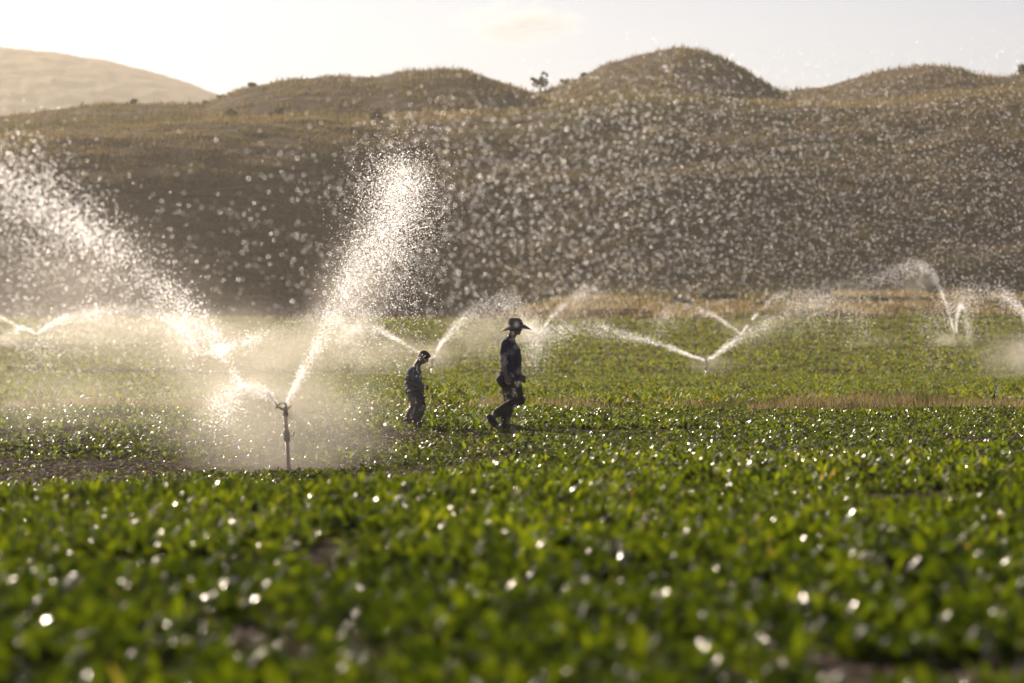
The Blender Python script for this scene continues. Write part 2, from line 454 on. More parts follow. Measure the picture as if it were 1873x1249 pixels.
def hill(key, label, ridge, Dr, Db, m, kexp, zb, noise=.5, step=6, back=1.0, x0=-1400, x1=3300, nv=90, tseed=0, shelf=0, bump=4):
    rx = np.array([p[0] for p in ridge], float); rp = np.array([p[1] for p in ridge], float)
    us = np.arange(x0, x1, step)
    py = np.interp(us, rx, rp)
    ker = np.hanning(9); ker /= ker.sum()
    py = np.convolve(np.pad(py, 4, 'edge'), ker, 'valid')
    py = py + (fbm(us * .022 + tseed, us * 0, 64, 3) - .5) * bump
    zr = CAMZ + (HOR - py) * Dr / F
    ke = np.interp(us, [c[0] for c in kexp], [c[1] for c in kexp]) if isinstance(kexp, list) else np.full(len(us), kexp)
    v = np.concatenate([np.linspace(0, 1, nv), 1 + back * np.linspace(0, 1, 25)[1:]])
    Vv, U = np.meshgrid(v, us)
    front = np.clip(Vv, 0, 1)
    fs = np.clip(front / (1 - shelf), 0, 1)
    g = 1 - (1 - fs) ** ke[:, None]
    g = g * (fs ** .15) * (1 - .045 * (shelf > 0)) + (.045 * (front - fs * (1 - shelf)) / shelf if shelf > 0 else 0)
    bk = np.clip(Vv - 1, 0, None)
    zb_ = zb(us) if callable(zb) else np.full(len(us), zb)
    Zz = zb_[:, None] + (zr - zb_)[:, None] * (g - .9 * bk ** 1.6 - 0 * bk)
    Yy = Db + (Dr - Db) * Vv
    Xx = ((U - 936.5) * Dr / F)
    env = np.clip(front * (1.02 - front) * 4, 0, 1) * (Vv < 1)
    Zz = Zz + (fbm(Xx * .10, Yy * .14, tseed + 60, 4) - .5) * noise * 2.2 * env
    Zz = Zz + (fbm(Xx * .3, Yy * .35, tseed + 70, 3) - .5) * noise * .5
    # narrow sheep-track terraces along the slope
    Zz = Zz + np.sin(Yy * 2.1 + 3 * vnoise(Xx * .03, Yy * .1, tseed + 80)) * .035 * env
    a, b = Zz.shape
    id_ = np.arange(a * b).reshape(a, b)
    q = np.stack([id_[:-1, :-1], id_[1:, :-1], id_[1:, 1:], id_[:-1, 1:]], -1).reshape(-1, 4)
    o = mk('hill', np.stack([Xx, Yy, Zz], -1), q, m, smooth=True)
    tag(o, label, 'hill', kind='structure')
    HILLS[key] = (us, v, Xx, Yy, Zz)
    return o


def on_hill(key, n, vlo, vhi, seed, plo=-260, phi=2140):
    us, v, Xx, Yy, Zz = HILLS[key]; r = np.random.default_rng(seed)
    fu = (plo + (phi - plo) * r.random(n) - us[0]) / (us[1] - us[0])
    fv = np.interp(vlo + (vhi - vlo) * r.random(n), v, np.arange(len(v)))
    i, j = fu.astype(int), np.minimum(fv.astype(int), len(v) - 2); fu -= i; fv -= j
    def s(A): return (A[i, j] * (1 - fv) + A[i, j + 1] * fv) * (1 - fu) + (A[i + 1, j] * (1 - fv) + A[i + 1, j + 1] * fv) * fu
    return s(Xx), s(Yy), s(Zz), r


M_HILL = hill_mat('hill_face', (.04, .028, .016), (.17, .112, .056), (.045, .045, .013))
M_HILL2 = hill_mat('hill_back', (.06, .042, .022), (.2, .13, .06), (.055, .06, .018))
M_FAR = hill_mat('far_hill', (.26, .2, .13), (.34, .27, .18), (.24, .2, .12), .15)  # pale base colours carry part of the distance haze

hill('front', 'broad dark grassy hillside filling the middle of the view, rising to a flat shelf',
     [(-1400, 260), (-400, 246), (0, 240), (120, 228), (260, 224), (400, 217), (560, 212), (700, 214), (820, 206), (950, 205), (1060, 186),
      (1180, 179), (1300, 183), (1420, 190), (1520, 190), (1640, 183), (1760, 170), (1873, 158), (2100, 150), (3300, 190)],
     592, 520, M_HILL, [(-200, 3.2), (300, 2.9), (700, 1.55), (1100, 1.35), (2200, 1.3)], lambda u: np.interp(u, [800, 1130], [.3, 2.2]), noise=.55, shelf=.22)
hill('left', 'long low dark hill behind the shelf, left of the shrubby gap',
     [(-1400, 300), (-300, 245), (0, 217), (80, 203), (190, 191), (270, 190), (380, 191), (410, 176), (455, 160), (530, 146), (600, 141), (690, 140),
      (740, 131), (800, 127), (850, 129), (900, 144), (950, 160), (990, 176), (1060, 215), (1200, 300), (3300, 420)],
     650, 606, M_HILL2, 1.4, 15, noise=.25, tseed=3, bump=1.5)
hill('main', 'highest hill with a rounded peak right of the centre',
     [(-1400, 500), (640, 300), (760, 222), (880, 192), (960, 178), (1010, 163), (1060, 141), (1110, 117), (1180, 98), (1225, 89), (1255, 87), (1300, 97),
      (1345, 116), (1380, 138), (1410, 158), (1440, 176), (1520, 215), (1700, 330), (3300, 500)],
     668, 616, M_HILL2, 1.35, 16, noise=.3, tseed=6)
hill('right', 'lower rounded hill on the right, beyond the saddle',
     [(-1400, 500), (1150, 300), (1300, 215), (1400, 172), (1440, 166), (1510, 158), (1560, 144), (1620, 129), (1690, 120), (1745, 124), (1790, 137),
      (1830, 142), (1873, 134), (1950, 120), (2200, 110), (3300, 160)],
     690, 640, M_HILL2, 1.35, 17, noise=.3, tseed=9)
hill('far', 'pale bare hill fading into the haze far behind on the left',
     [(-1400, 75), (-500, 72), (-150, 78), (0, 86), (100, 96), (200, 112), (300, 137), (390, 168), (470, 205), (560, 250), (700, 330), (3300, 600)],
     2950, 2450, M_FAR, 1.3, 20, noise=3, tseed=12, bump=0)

# tufted grass on the hills
parts = []
for key, n, vlo, vhi, h, w_ in (('front', 170000, .02, 1.0, .28, .10), ('front', 16000, .8, 1.1, .55, .12), ('front', 1500, .93, 1.05, .75, .1), ('left', 900, .95, 1.05, .7, .1), ('main', 900, .95, 1.05, .7, .1), ('right', 700, .95, 1.05, .7, .1), ('left', 22000, .55, 1.05, .4, .12),
                                ('main', 40000, .2, 1.05, .45, .12), ('right', 20000, .4, 1.05, .45, .12)):
    X, Y, Zh, r = on_hill(key, n, vlo, vhi, 90 + len(parts))
    cl = fbm(X * .35, Y * .35, 95, 3)
    k = r.random(n) < np.clip((cl - .3) * 4.5, .12, 1)
    X, Y, Zh, cl = X[k], Y[k], Zh[k], cl[k]
    gr = vnoise(X * .11, Y * .11, 97)
    t = np.clip(.3 + .6 * r.random(len(X)) - .35 * (gr > .66), 0, 1)
    parts.append(blades(X, Y, Zh, h * (.5 + .8 * r.random(len(X))) * (.6 + .7 * cl), w_ * (.6 + .8 * r.random(len(X))), t, 99, lean=.7))
tag(grass('hill_grass', parts, M_HGRASS), 'tufts of dry brown and green grass covering the hills', 'hill grass', kind='stuff')


# ------------------------------------------------------------------ shrubs and the tree on the hills
def clump(c, R, n, ls, seed, squash=.8):
    """leaf cards through a lumpy crown"""
    r = np.random.default_rng(seed)
    lob = r.normal(size=(7, 3)) * R * .45; lob[:, 2] = np.abs(lob[:, 2]) * squash
    k = r.integers(0, 7, n)
    d = r.normal(size=(n, 3)); d /= np.linalg.norm(d, axis=1)[:, None]
    p = lob[k] + d * (R * .55 * r.random(n) ** .4)[:, None] * np.array([1, 1, squash])
    p[:, 2] = np.maximum(p[:, 2] + R * .35, .05)
    a1 = r.normal(size=(n, 3)); a1 /= np.linalg.norm(a1, axis=1)[:, None]
    a2 = np.cross(a1, r.normal(size=(n, 3))); a2 /= np.linalg.norm(a2, axis=1)[:, None]
    s = ls * (.6 + .8 * r.random(n))[:, None]
    V = np.stack([p - a1 * s, p + a2 * s * .45, p + a1 * s, p - a2 * s * .45], 1) + np.array(c)
    return V.reshape(-1, 3), np.arange(n * 4).reshape(-1, 4), np.repeat(r.random(n), 4)


def tube(pts, rad, seg=8, cap=True):
    """tapered tube along points"""
    pts = [Vector(p) for p in pts]; V = []; Fq = []; n = len(pts)
    for i, p in enumerate(pts):
        t = (pts[min(i + 1, n - 1)] - pts[max(i - 1, 0)]).normalized()
        u = t.orthogonal().normalized() if i == 0 else (u - t * u.dot(t)).normalized()
        b = t.cross(u)
        for k in range(seg):
            an = 2 * math.pi * k / seg
            V.append(p + (u * math.cos(an) + b * math.sin(an)) * rad[i])
    for i in range(n - 1):
        for k in range(seg):
            k2 = (k + 1) % seg
            Fq.append((i * seg + k, i * seg + k2, (i + 1) * seg + k2, (i + 1) * seg + k))
    if cap:
        Fq.append(tuple(range(seg))[::-1]); Fq.append(tuple((n - 1) * seg + k for k in range(seg)))
    return [tuple(v) for v in V], Fq


class MB:
    """collects simple solids into one mesh"""
    def __init__(s): s.V = []; s.F = []
    def add(s, V, Fc):
        o = len(s.V); s.V += [tuple(v) for v in V]; s.F += [tuple(i + o for i in f) for f in Fc]; return s
    def tube(s, pts, rad, seg=10): return s.add(*tube(pts, rad, seg))
    def ell(s, c, r, M=None, seg=16, rings=10):
        V = []; Fc = []
        for i in range(rings + 1):
            th = math.pi * i / rings
            for k in range(seg):
                ph = 2 * math.pi * k / seg
                p = Vector((r[0] * math.sin(th) * math.cos(ph), r[1] * math.sin(th) * math.sin(ph), r[2] * math.cos(th)))
                if M is not None: p = M @ p
                V.append(Vector(c) + p)
        for i in range(rings):
            for k in range(seg):
                k2 = (k + 1) % seg
                Fc.append((i * seg + k, (i + 1) * seg + k, (i + 1) * seg + k2, i * seg + k2))
        return s.add(V, Fc)
    def box(s, c, r, M=None):
        V = []
        for x in (-1, 1):
            for y in (-1, 1):
                for z in (-1, 1):
                    p = Vector((x * r[0], y * r[1], z * r[2]))
                    if M is not None: p = M @ p
                    V.append(Vector(c) + p)
        return s.add(V, [(0, 1, 3, 2), (4, 6, 7, 5), (0, 4, 5, 1), (2, 3, 7, 6), (0, 2, 6, 4), (1, 5, 7, 3)])
    def build(s, name, m, parent=None, smooth=True, loc=None):
        me = bpy.data.meshes.new(name); me.from_pydata(s.V, [], s.F)
        bm = bmesh.new(); bm.from_mesh(me); bmesh.ops.remove_doubles(bm, verts=bm.verts, dist=1e-5)
        bmesh.ops.recalc_face_normals(bm, faces=bm.faces); bm.to_mesh(me); bm.free()
        if smooth:
            me.polygons.foreach_set('use_smooth', np.ones(len(me.polygons), bool))
        me.materials.append(m)
        o = bpy.data.objects.new(name, me); COL.objects.link(o)
        if parent: o.parent = parent
        if loc is not None: o.location = tuple(loc)
        return o


def hill_at(key, px, v):
    us, vv, Xx, Yy, Zz = HILLS[key]
    i = int(round((px - us[0]) / (us[1] - us[0]))); j = int(np.argmin(np.abs(vv - v)))
    return np.array([Xx[i, j], Yy[i, j], Zz[i, j]])


M_WOOD = simple('shrub_wood', (.07, .05, .035), .8)
SH = [('front', 425, .99, .9, 'round dark green shrub on the shelf above the hillside, below the left hill'),
      ('front', 512, .99, .65, 'small green shrub on the shelf, just right of the round dark one'),
      ('left', 245, 1.0, .4, 'low ragged shrub on the left skyline under the pale far hill'),
      ('left', 378, 1.0, .3, 'tiny shrub at the foot of the far hill on the left skyline'),
      ('left', 408, 1.0, .35, 'dark shrub where the left skyline begins to climb'),
      ('left', 458, 1.0, .45, 'flat dark shrub on the climbing part of the left skyline'),
      ('main', 1036, 1.0, .5, 'dark round shrub on the skyline just right of the lone tree'),
      ('main', 1068, 1.0, .3, 'small shrub on the skyline at the foot of the highest hill'),
      ('right', 1868, 1.0, .9, 'green shrub on the skyline at the right edge of the picture'),
      ('front', 700, .8, .8, 'green shrub on the slope above the tall white water jet')]
for k, (key, px, v, R, lab) in enumerate(SH):
    b = hill_at(key, px, v)
    t = tag(empty('shrub', b - np.array([0, 0, .05])), lab, 'shrub', 'shrubs on the hills')
    V, Fq, T = clump((0, 0, 0), R, 420, .11 + .05 * R, 300 + k)
    mk('foliage', V, Fq, M_SHRUB, t, tint=T)
    mb = MB()
    for j in range(4):
        an = j * 1.6 + k
        mb.tube([(0, 0, -.1), (math.cos(an) * R * .2, math.sin(an) * R * .2, R * .35), (math.cos(an) * R * .4, math.sin(an) * R * .4, R * .8)], [.05, .035, .012], 6)
    mb.build('stem', M_WOOD, t)
# darker low shrubs on the dry bank
SB = [(1315, 548, .9, 'wide dark shrub on the dry bank left of centre of the bank'), (1240, 556, .6, 'low dark shrub on the dry bank near its left end'),
      (1492, 541, .7, 'dark shrub on the dry bank above the fanning middle spray'), (1597, 549, .6, 'small dark shrub on the dry bank left of the tall far jet'),
      (1795, 545, .8, 'dark shrub on the dry bank right of the tall far jet'), (1850, 528, .9, 'dark shrub at the right end of the dry bank'),
      (1700, 536, .55, 'low shrub on the dry bank behind the tall far jet'), (1400, 560, .5, 'low shrub on the dry bank behind the short upright jet')]
for k, (px, py, R, lab) in enumerate(SB):
    Ds = np.linspace(420, 540, 400); ysn = HOR - (gz(Ds) - CAMZ) / Ds * F
    D = float(np.interp(-py, -ysn, Ds)); b = P(px, py, D); b[2] = gz(D) - .1
    t = tag(empty('shrub', b), lab, 'shrub', 'shrubs on the dry bank')
    V, Fq, T = clump((0, 0, 0), R, 420, .13, 340 + k, .45); V[:, 0] *= 1.7
    mk('foliage', V, Fq, M_SHRUB, t, tint=T)
    mb = MB()
    for j in range(3):
        an = j * 2.1 + k
        mb.tube([(0, 0, -.1), (math.cos(an) * R * .3, math.sin(an) * R * .2, R * .25), (math.cos(an) * R * .8, math.sin(an) * R * .3, R * .4)], [.05, .03, .012], 6)
    mb.build('stem', M_WOOD, t)
# the lone tree in the gap
b = hill_at('main', 988, 1.0); b[2] += .15
t = tag(empty('tree', b), 'lone small wind bent tree on the skyline between the two hills', 'tree'); t.scale = (1.0, 1.0, 1.1)
S = 655 / F
mb = MB(); mb.tube([(0, 0, -.6), (.05, 0, .5), (-.05, 0, 1.2), (.15, 0, 2.0)], [.11, .09, .07, .03], 8)
for d in ((-.8, .2, 1.5), (.7, -.2, 1.3), (.5, .1, 2.1), (-.4, -.4, 1.1), (.2, .5, 1.6)):
    mb.tube([(0, 0, .5), (d[0] * .5, d[1] * .5, d[2] * .7), d], [.05, .035, .012], 6)
mb.build('trunk', M_WOOD, t)
Vs, Fs, Ts = [], [], []; n0 = 0
for k, (c, R, n, s) in enumerate([((-.1, 0, .2), .85, 700, .13), ((-.75, 0, 1.0), .42, 160, .12), ((.6, .1, .75), .5, 200, .12), ((.45, 0, 1.75), .3, 60, .13), ((.1, 0, 1.1), .4, 140, .12), ((.8, 0, 1.55), .2, 30, .11)]):
    V, Fq, T = clump(c, R, n, s, 400 + k, .7); Vs.append(V); Fs.append(Fq + n0); Ts.append(T); n0 += len(V)
mk('crown', np.concatenate(Vs), np.concatenate(Fs), M_SHRUB, t, tint=np.concatenate(Ts))


# ------------------------------------------------------------------ water drops
def drops(name, C, R, m, parent=None, stretch=None, sides=3):
    """each drop a small open cone of three facets, tilted at random about the sun's direction"""
    r = np.random.default_rng(len(C)); n = len(C)
    ax = np.array(SUN)[None] + r.normal(size=(n, 3)) * .45; ax /= np.linalg.norm(ax, axis=1)[:, None]
    a = np.cross(ax, r.normal(size=(n, 3))); a /= np.linalg.norm(a, axis=1)[:, None]; b = np.cross(ax, a)
    R = np.broadcast_to(R, (n,))[:, None]
    V = np.zeros((n, sides + 1, 3)); V[:, 0] = -ax * R * .7
    wd = 1.25 if sides == 3 else 1.05
    for k in range(sides):
        t = k * 2 * math.pi / sides; V[:, k + 1] = (a * math.cos(t) + b * math.sin(t)) * R * wd
    if stretch is not None:
        s = np.array(stretch, float); L = np.linalg.norm(s); s = s / L
        V = V + (V @ s)[..., None] * s * L
    V += C[:, None]
    f = np.array([[0, (k + 1) % sides + 1, k + 1] for k in range(sides)])
    Fc = (f[None] + (np.arange(n) * (sides + 1))[:, None, None]).reshape(-1, 3)
    return mk(name, V, Fc, m, parent)


def curve(pts, n):
    """Catmull-Rom through world points"""
    p = np.array(pts, float); p = np.concatenate([[2 * p[0] - p[1]], p, [2 * p[-1] - p[-2]]])
    t = np.linspace(0, len(pts) - 1 - 1e-6, n); i = t.astype(int); f = (t - i)[:, None]
    a, b, c, d = p[i], p[i + 1], p[i + 2], p[i + 3]
    return .5 * (2 * b + (c - a) * f + (2 * a - 5 * b + 4 * c - d) * f ** 2 + (3 * b - a - 3 * c + d) * f ** 3)


def jet(pts, w0, w1, n, seed, bias=1.0, wexp=1.3, fall=0., fmin=.3, fallx=0., depth=1.5, tail=.0):
    """drops strewn about a stream through (px, py, D) points; fall = metres that drops rain out below the stream"""
    r = np.random.default_rng(seed)
    c = curve([P(*p) for p in pts], 400)
    t = r.random(int(n * 1.5)) ** bias
    kp = r.random(len(t)) < .35 + .65 * np.clip((vnoise(t * 16 + seed * 7.3, 0 * t, 88) - .25) * 2.2, 0, 1) * np.where(t > .25, 1, 4)
    t = t[kp][:n]; n = len(t)
    i = t * 398; k = i.astype(int); C = c[k] + (c[k + 1] - c[k]) * (i - k)[:, None]
    w = (w0 + (w1 - w0) * t ** wexp)[:, None]
    wob = np.stack([vnoise(t * 9 + seed, 0 * t, 85 + j) - .5 for j in (0, 1, 2)], 1)
    C = C + wob * w * 1.0
    C = C + r.normal(size=(n, 3)) * w * np.array([1, depth, 1])
    if fall:
        f = r.exponential(1, n) * fall * np.clip((t - fmin) / (1 - fmin), 0, 1) * (r.random(n) < .75)
        C[:, 2] -= f; C[:, 0] += r.normal(size=n) * f * .12 + fallx * f
    return C


def mist_mat(name, dens, aniso=.72, col=(1, .93, .83), ns=2.5, lo=.3, power=2.0, hi=.7, flo=.15):
    m, nt, out = mat(name)
    tc = nd(nt, 'ShaderNodeTexCoord')
    ln = nd(nt, 'ShaderNodeVectorMath', operation='LENGTH'); nt.links.new(tc.outputs['Object'], ln.inputs[0])
    mr = nd(nt, 'ShaderNodeMapRange', interpolation_type='SMOOTHSTEP'); mr.inputs[1].default_value = 1; mr.inputs[2].default_value = 0
    mr.inputs[3].default_value = 0; mr.inputs[4].default_value = 1
    nt.links.new(ln.outputs['Value'], mr.inputs[0])
    pw = nd(nt, 'ShaderNodeMath', operation='POWER'); pw.inputs[1].default_value = power; nt.links.new(mr.outputs[0], pw.inputs[0])
    nz = nd(nt, 'ShaderNodeTexNoise', i_Scale=ns, i_Detail=2.0); nt.links.new(tc.outputs['Object'], nz.inputs['Vector'])
    m2 = nd(nt, 'ShaderNodeMapRange'); m2.inputs[1].default_value = lo; m2.inputs[2].default_value = hi; m2.inputs[3].default_value = flo
    nt.links.new(nz.outputs[0], m2.inputs[0])
    mu = nd(nt, 'ShaderNodeMath', operation='MULTIPLY'); nt.links.new(pw.outputs[0], mu.inputs[0]); nt.links.new(m2.outputs[0], mu.inputs[1])
    m3 = nd(nt, 'ShaderNodeMath', operation='MULTIPLY'); nt.links.new(mu.outputs[0], m3.inputs[0]); m3.inputs[1].default_value = dens
    v = nd(nt, 'ShaderNodeVolumePrincipled'); v.inputs['Color'].default_value = (*col, 1); v.inputs['Anisotropy'].default_value = aniso
    nt.links.new(m3.outputs[0], v.inputs['Density']); nt.links.new(v.outputs[0], out.inputs['Volume'])
    return m


def ico(name, m, loc, scale, parent=None, rot=(0, 0, 0)):
    me = bpy.data.meshes.new(name); bm = bmesh.new(); bmesh.ops.create_icosphere(bm, subdivisions=3, radius=1.0); bm.to_mesh(me); bm.free()
    me.materials.append(m); o = bpy.data.objects.new(name, me); COL.objects.link(o)
    o.location = tuple(loc); o.scale = scale; o.rotation_euler = rot
    if parent: o.parent = parent
    return o


def mist(parent, px, py, D, wpx, hpx, depth, tau, rot=0, power=2.0, ns=2.5):
    """mist puff centred at a pixel, size in photo pixels, tau = optical depth through its heart"""
    dens = tau / (depth * .55)
    m = mist_mat('mist', dens, power=power, ns=ns)
    o = ico('mist', m, P(px, py, D), (wpx * D / F, depth, hpx * D / F), parent, (0, rot, 0))
    o['kind'] = 'stuff'
    return o


def spray(label, C, R, stretch=None, soft=False):
    o = drops('water_spray', C, R, M_DROPS if soft else M_DROP, stretch=stretch, sides=6 if soft else 3)
    tag(o, label, 'water spray', kind='stuff')
    return o


def rad(n, a, b, seed): return a + (b - a) * np.random.default_rng(seed).random(n) ** 2


QL = 1.0
# --- near sprinkler
C = np.concatenate([
    jet([(522, 742, 86), (548, 690, 86.3), (590, 615, 87), (640, 520, 88), (690, 425, 89.5), (722, 350, 91), (742, 305, 92)], .012, .24, 7500, 1, bias=.85, wexp=1.2),
    jet([(590, 615, 87), (640, 520, 88), (690, 425, 89.5), (722, 350, 91), (744, 300, 92)], .10, .40, 9000, 2, bias=.6, fall=.8, fmin=0, fallx=-.12),
    jet([(640, 520, 88), (690, 425, 89.5), (730, 350, 91), (752, 310, 92)], .25, .36, 7500, 3, bias=.7, fall=1.7, fmin=-.2, fallx=-.1),
    jet([(700, 420, 92), (745, 360, 93), (762, 330, 94)], .18, .24, 3000, 4, fall=1.6, fmin=-.5, fallx=.05)])
SP1 = spray('tall white water jet rising to the right from the nearest sprinkler', C, rad(len(C), .0038, .0086, 5))
C = np.concatenate([
    jet([(508, 742, 86), (490, 722, 85.8), (462, 708, 85.4), (430, 712, 85), (395, 735, 84.5)], .008, .13, 4200, 6, bias=.8, fall=.15),
    jet([(448, 706, 84), (432, 688, 83.5), (424, 672, 83)], .03, .05, 260, 71), jet([(416, 655, 82), (404, 642, 81), (398, 634, 80.6)], .05, .06, 420, 72),
    jet([(400, 640, 80), (440, 628, 82), (480, 612, 84)], .03, .12, 500, 73), jet([(492, 728, 86), (470, 716, 86)], .03, .04, 300, 74),
    jet([(392, 628, 77), (355, 590, 69), (300, 520, 62), (200, 440, 56), (110, 385, 52), (40, 335, 50), (-60, 290, 47)], .08, .17, 4200, 7, bias=.8, wexp=1.0),
    jet([(400, 636, 78), (355, 590, 69), (300, 520, 62), (200, 440, 56), (110, 385, 52), (40, 335, 50), (-60, 290, 47)], .18, .34, 6500, 8, bias=.5, fall=.7, fmin=-.3, fallx=-.3)])
nearC = C[:, 1] > 66
SP2 = spray('left water jet of the nearest sprinkler close to its head', C[nearC], rad(int(nearC.sum()), .0045, .0095, 9))
spray('broad blurred plume of water rising to the left edge', C[~nearC], rad(int((~nearC).sum()), .005, .0098, 10), soft=True)
mist(SP1, 530, 770, 86.1, 300, 230, 2.3, .8, power=1.8, ns=4)
mist(SP2, 120, 730, 84, 330, 100, 2.5, .28, power=1.3)
mist(SP1, 450, 740, 87.2, 330, 190, 2.4, .55, power=2.0, ns=5)
mist(SP1, 640, 540, 89, 120, 270, 2.0, .45, rot=math.radians(28))
mist(SP2, 440, 722, 85, 110, 60, 1.0, .9, power=1.3)
mist(SP2, 400, 640, 84, 260, 150, 3.0, .5, power=1.5)
mist(SP2, 120, 560, 70, 380, 240, 4, .25, power=1.2)

# --- drifting blurred drops nearer the camera
r = np.random.default_rng(600)
n = 37000
px = -60 + 2000 * r.random(n); py = 50 + 560 * r.random(n)
den = np.interp(px, [-60, 200, 330, 560, 760, 850, 1000, 1200, 1873], [.0, .015, .095, .13, .24, .40, .56, .7, .85])
top = np.interp(px, [-60, 240, 420, 600, 760, 900, 1050, 1250, 1450, 1700, 1900], [500, 330, 250, 205, 140, 150, 125, 70, 110, 90, 50]) + 40 * r.normal(size=n)
den = den * np.clip((py - top) / 110, .04, 1) * np.where(py < top, .12, 1)
den *= np.interp(py, [0, 480, 530, 560, 600], [1, 1, .75, .45, .1])
k = r.random(n) < den
px, py = px[k], py[k]; m_ = len(px)
D = np.interp(px, [0, 800, 1200, 1873], [43, 45, 51, 62]) + 3.5 * r.normal(size=m_)
C = (np.array([(px - 936.5) * D / F, D, CAMZ + (HOR - py) * D / F])).T
Rr = (.0058 + .0050 * r.random(m_) ** 1.6) * np.interp(px, [900, 1500], [.95, .72])
spray('curtain of blurred drifting droplets in front of the hillside, densest on the right', C, Rr, soft=True)
# sparse drops lower down, in front of the people and the left field
n = 1500
px = np.concatenate([850 + 130 * r.random(55), -20 + 700 * r.random(450), 700 + 260 * r.random(40), 1100 + 700 * r.random(40)])
py = np.concatenate([600 + 185 * r.random(55), 560 + 260 * r.random(450), 600 + 190 * r.random(40), 560 + 60 * r.random(40)])
D = 42 + 5 * r.normal(size=len(px)).clip(-1.5, 1.5)
C = (np.array([(px - 936.5) * D / F, D, CAMZ + (HOR - py) * D / F])).T
spray('sparse blurred droplets hanging in front of the two walking people', C, .0042 + .0022 * r.random(len(px)), soft=True)
# fine haze of far drops on the left under the arcs
D0 = 70


def far_spray(label, jets, mists, base_seed, rr=(.009, .017)):
    C = np.concatenate([jet(*j[:4], base_seed + i, **j[4]) for i, j in enumerate(jets)])
    o = spray(label, C, rad(len(C), rr[0], rr[1], base_seed))
    for mm in mists: mist(o, *mm[:7], **(mm[7] if len(mm) > 7 else {}))
    return o


def gD(py):
    """distance of the ground seen at photo row py beyond the sprinkler hollow"""
    Ds = np.linspace(110, 470, 2000); yy = HOR - (gz(Ds) - CAMZ) / Ds * F
    return float(np.interp(-py, -yy[(Ds > 0)], Ds))


DA = [gD(682), gD(690), gD(693)]
DB = [gD(637), gD(636), gD(630), gD(622), gD(636)]
d = DA[0]
far_spray('bright spray of the sprinkler behind the nearest one, at the left', [
    ([(365, 650, d), (400, 638, d + 1), (470, 615, d + 2), (560, 585, d + 4), (640, 560, d + 5), (700, 575, d + 6)], .03, .35, 5000, dict(bias=.8, fall=1.2)),
    ([(363, 650, d), (352, 620, d), (335, 590, d), (320, 575, d)], .04, .35, 4000, dict(bias=.9, fall=.8)),
    ([(364, 650, d), (350, 630, d), (310, 590, d), (250, 570, d - 3), (170, 565, d - 5), (90, 600, d - 6), (60, 640, d - 6)], .05, .45, 6000, dict(bias=.7, fall=1.3))],
    [(355, 610, d, 120, 80, 5, .9), (230, 615, d, 230, 85, 8, .32, dict(power=1.2)), (520, 640, d + 3, 220, 80, 8, .4, dict(power=1.2))], 20)
d = DA[1]
far_spray('curved left jet and fanning right jet of the sprinkler behind the child', [
    ([(788, 656, d), (745, 632, d), (710, 612, d), (678, 598, d), (650, 600, d), (610, 640, d)], .02, .22, 2600, dict(bias=.9, fall=1.0, fmin=.5)),
    ([(792, 655, d), (815, 618, d), (845, 580, d + 1), (880, 556, d + 2), (920, 548, d + 3), (965, 565, d + 4), (990, 600, d + 4)], .03, .45, 6500, dict(bias=.75, fall=1.6, fmin=.15))],
    [(800, 650, d, 70, 50, 3, .6), (700, 645, d, 150, 60, 6, .4, dict(power=1.2)), (880, 610, d, 110, 70, 5, .4, dict(power=1.3))], 30)
d = DA[2]
far_spray('wide flat v of water from the sprinkler right of the man', [
    ([(1290, 659, d), (1250, 645, d), (1190, 623, d), (1120, 603, d - 1), (1050, 597, d - 2), (990, 612, d - 3), (960, 640, d - 3)], .025, .28, 5200, dict(bias=.8, fall=.5)),
    ([(1293, 659, d), (1305, 652, d), (1345, 622, d), (1400, 590, d + 2), (1460, 556, d + 5), (1520, 545, d + 7), (1580, 580, d + 8)], .025, .36, 4800, dict(bias=.75, fall=.8))],
    [(1300, 665, d, 80, 35, 3, .3), (1400, 600, d, 130, 50, 5, .16, dict(rot=-.5))], 40)
d = gD(697)
far_spray('high arc of water coming in at the right edge of the picture', [
    ([(1900, 672, d), (1885, 600, d), (1862, 560, d), (1830, 532, d), (1790, 525, d), (1740, 550, d), (1700, 600, d)], .04, .42, 4800, dict(bias=.7, fall=1.0)),
    ([(1900, 672, d), (1890, 650, d), (1878, 600, d)], .1, .3, 900, dict(fall=.5))],
    [(1875, 650, d, 60, 60, 3, .9), (1840, 650, d, 110, 90, 5, .35)], 45)
d = DB[0]
far_spray('low double arc of water from the leftmost far sprinkler', [
    ([(66, 611, d), (52, 603, d), (35, 600, d), (12, 612, d), (-20, 640, d)], .03, .22, 2400, dict(bias=.8, fall=.6)),
    ([(68, 611, d), (85, 598, d), (120, 582, d), (170, 570, d), (230, 562, d), (300, 572, d), (360, 610, d)], .03, .45, 9500, dict(bias=.75, fall=1.4)),
    ([(-5, 578, d + 20), (15, 588, d + 18), (38, 601, d + 15)], .1, .05, 900, dict())],
    [(160, 600, d, 200, 60, 8, .28, dict(power=1.2)), (20, 620, d, 70, 40, 5, .35)], 50)
d = DB[1]
far_spray('small bright burst of spray left of the child, in the far row', [
    ([(640, 612, d), (648, 600, d), (665, 580, d), (690, 570, d)], .05, .3, 1600, dict(fall=.5)),
    ([(640, 612, d), (620, 585, d), (590, 570, d), (540, 575, d)], .05, .5, 2200, dict(fall=1.0))],
    [(637, 612, d, 45, 40, 4, 1.0), (620, 600, d, 120, 60, 7, .35)], 60)
d = DB[2]
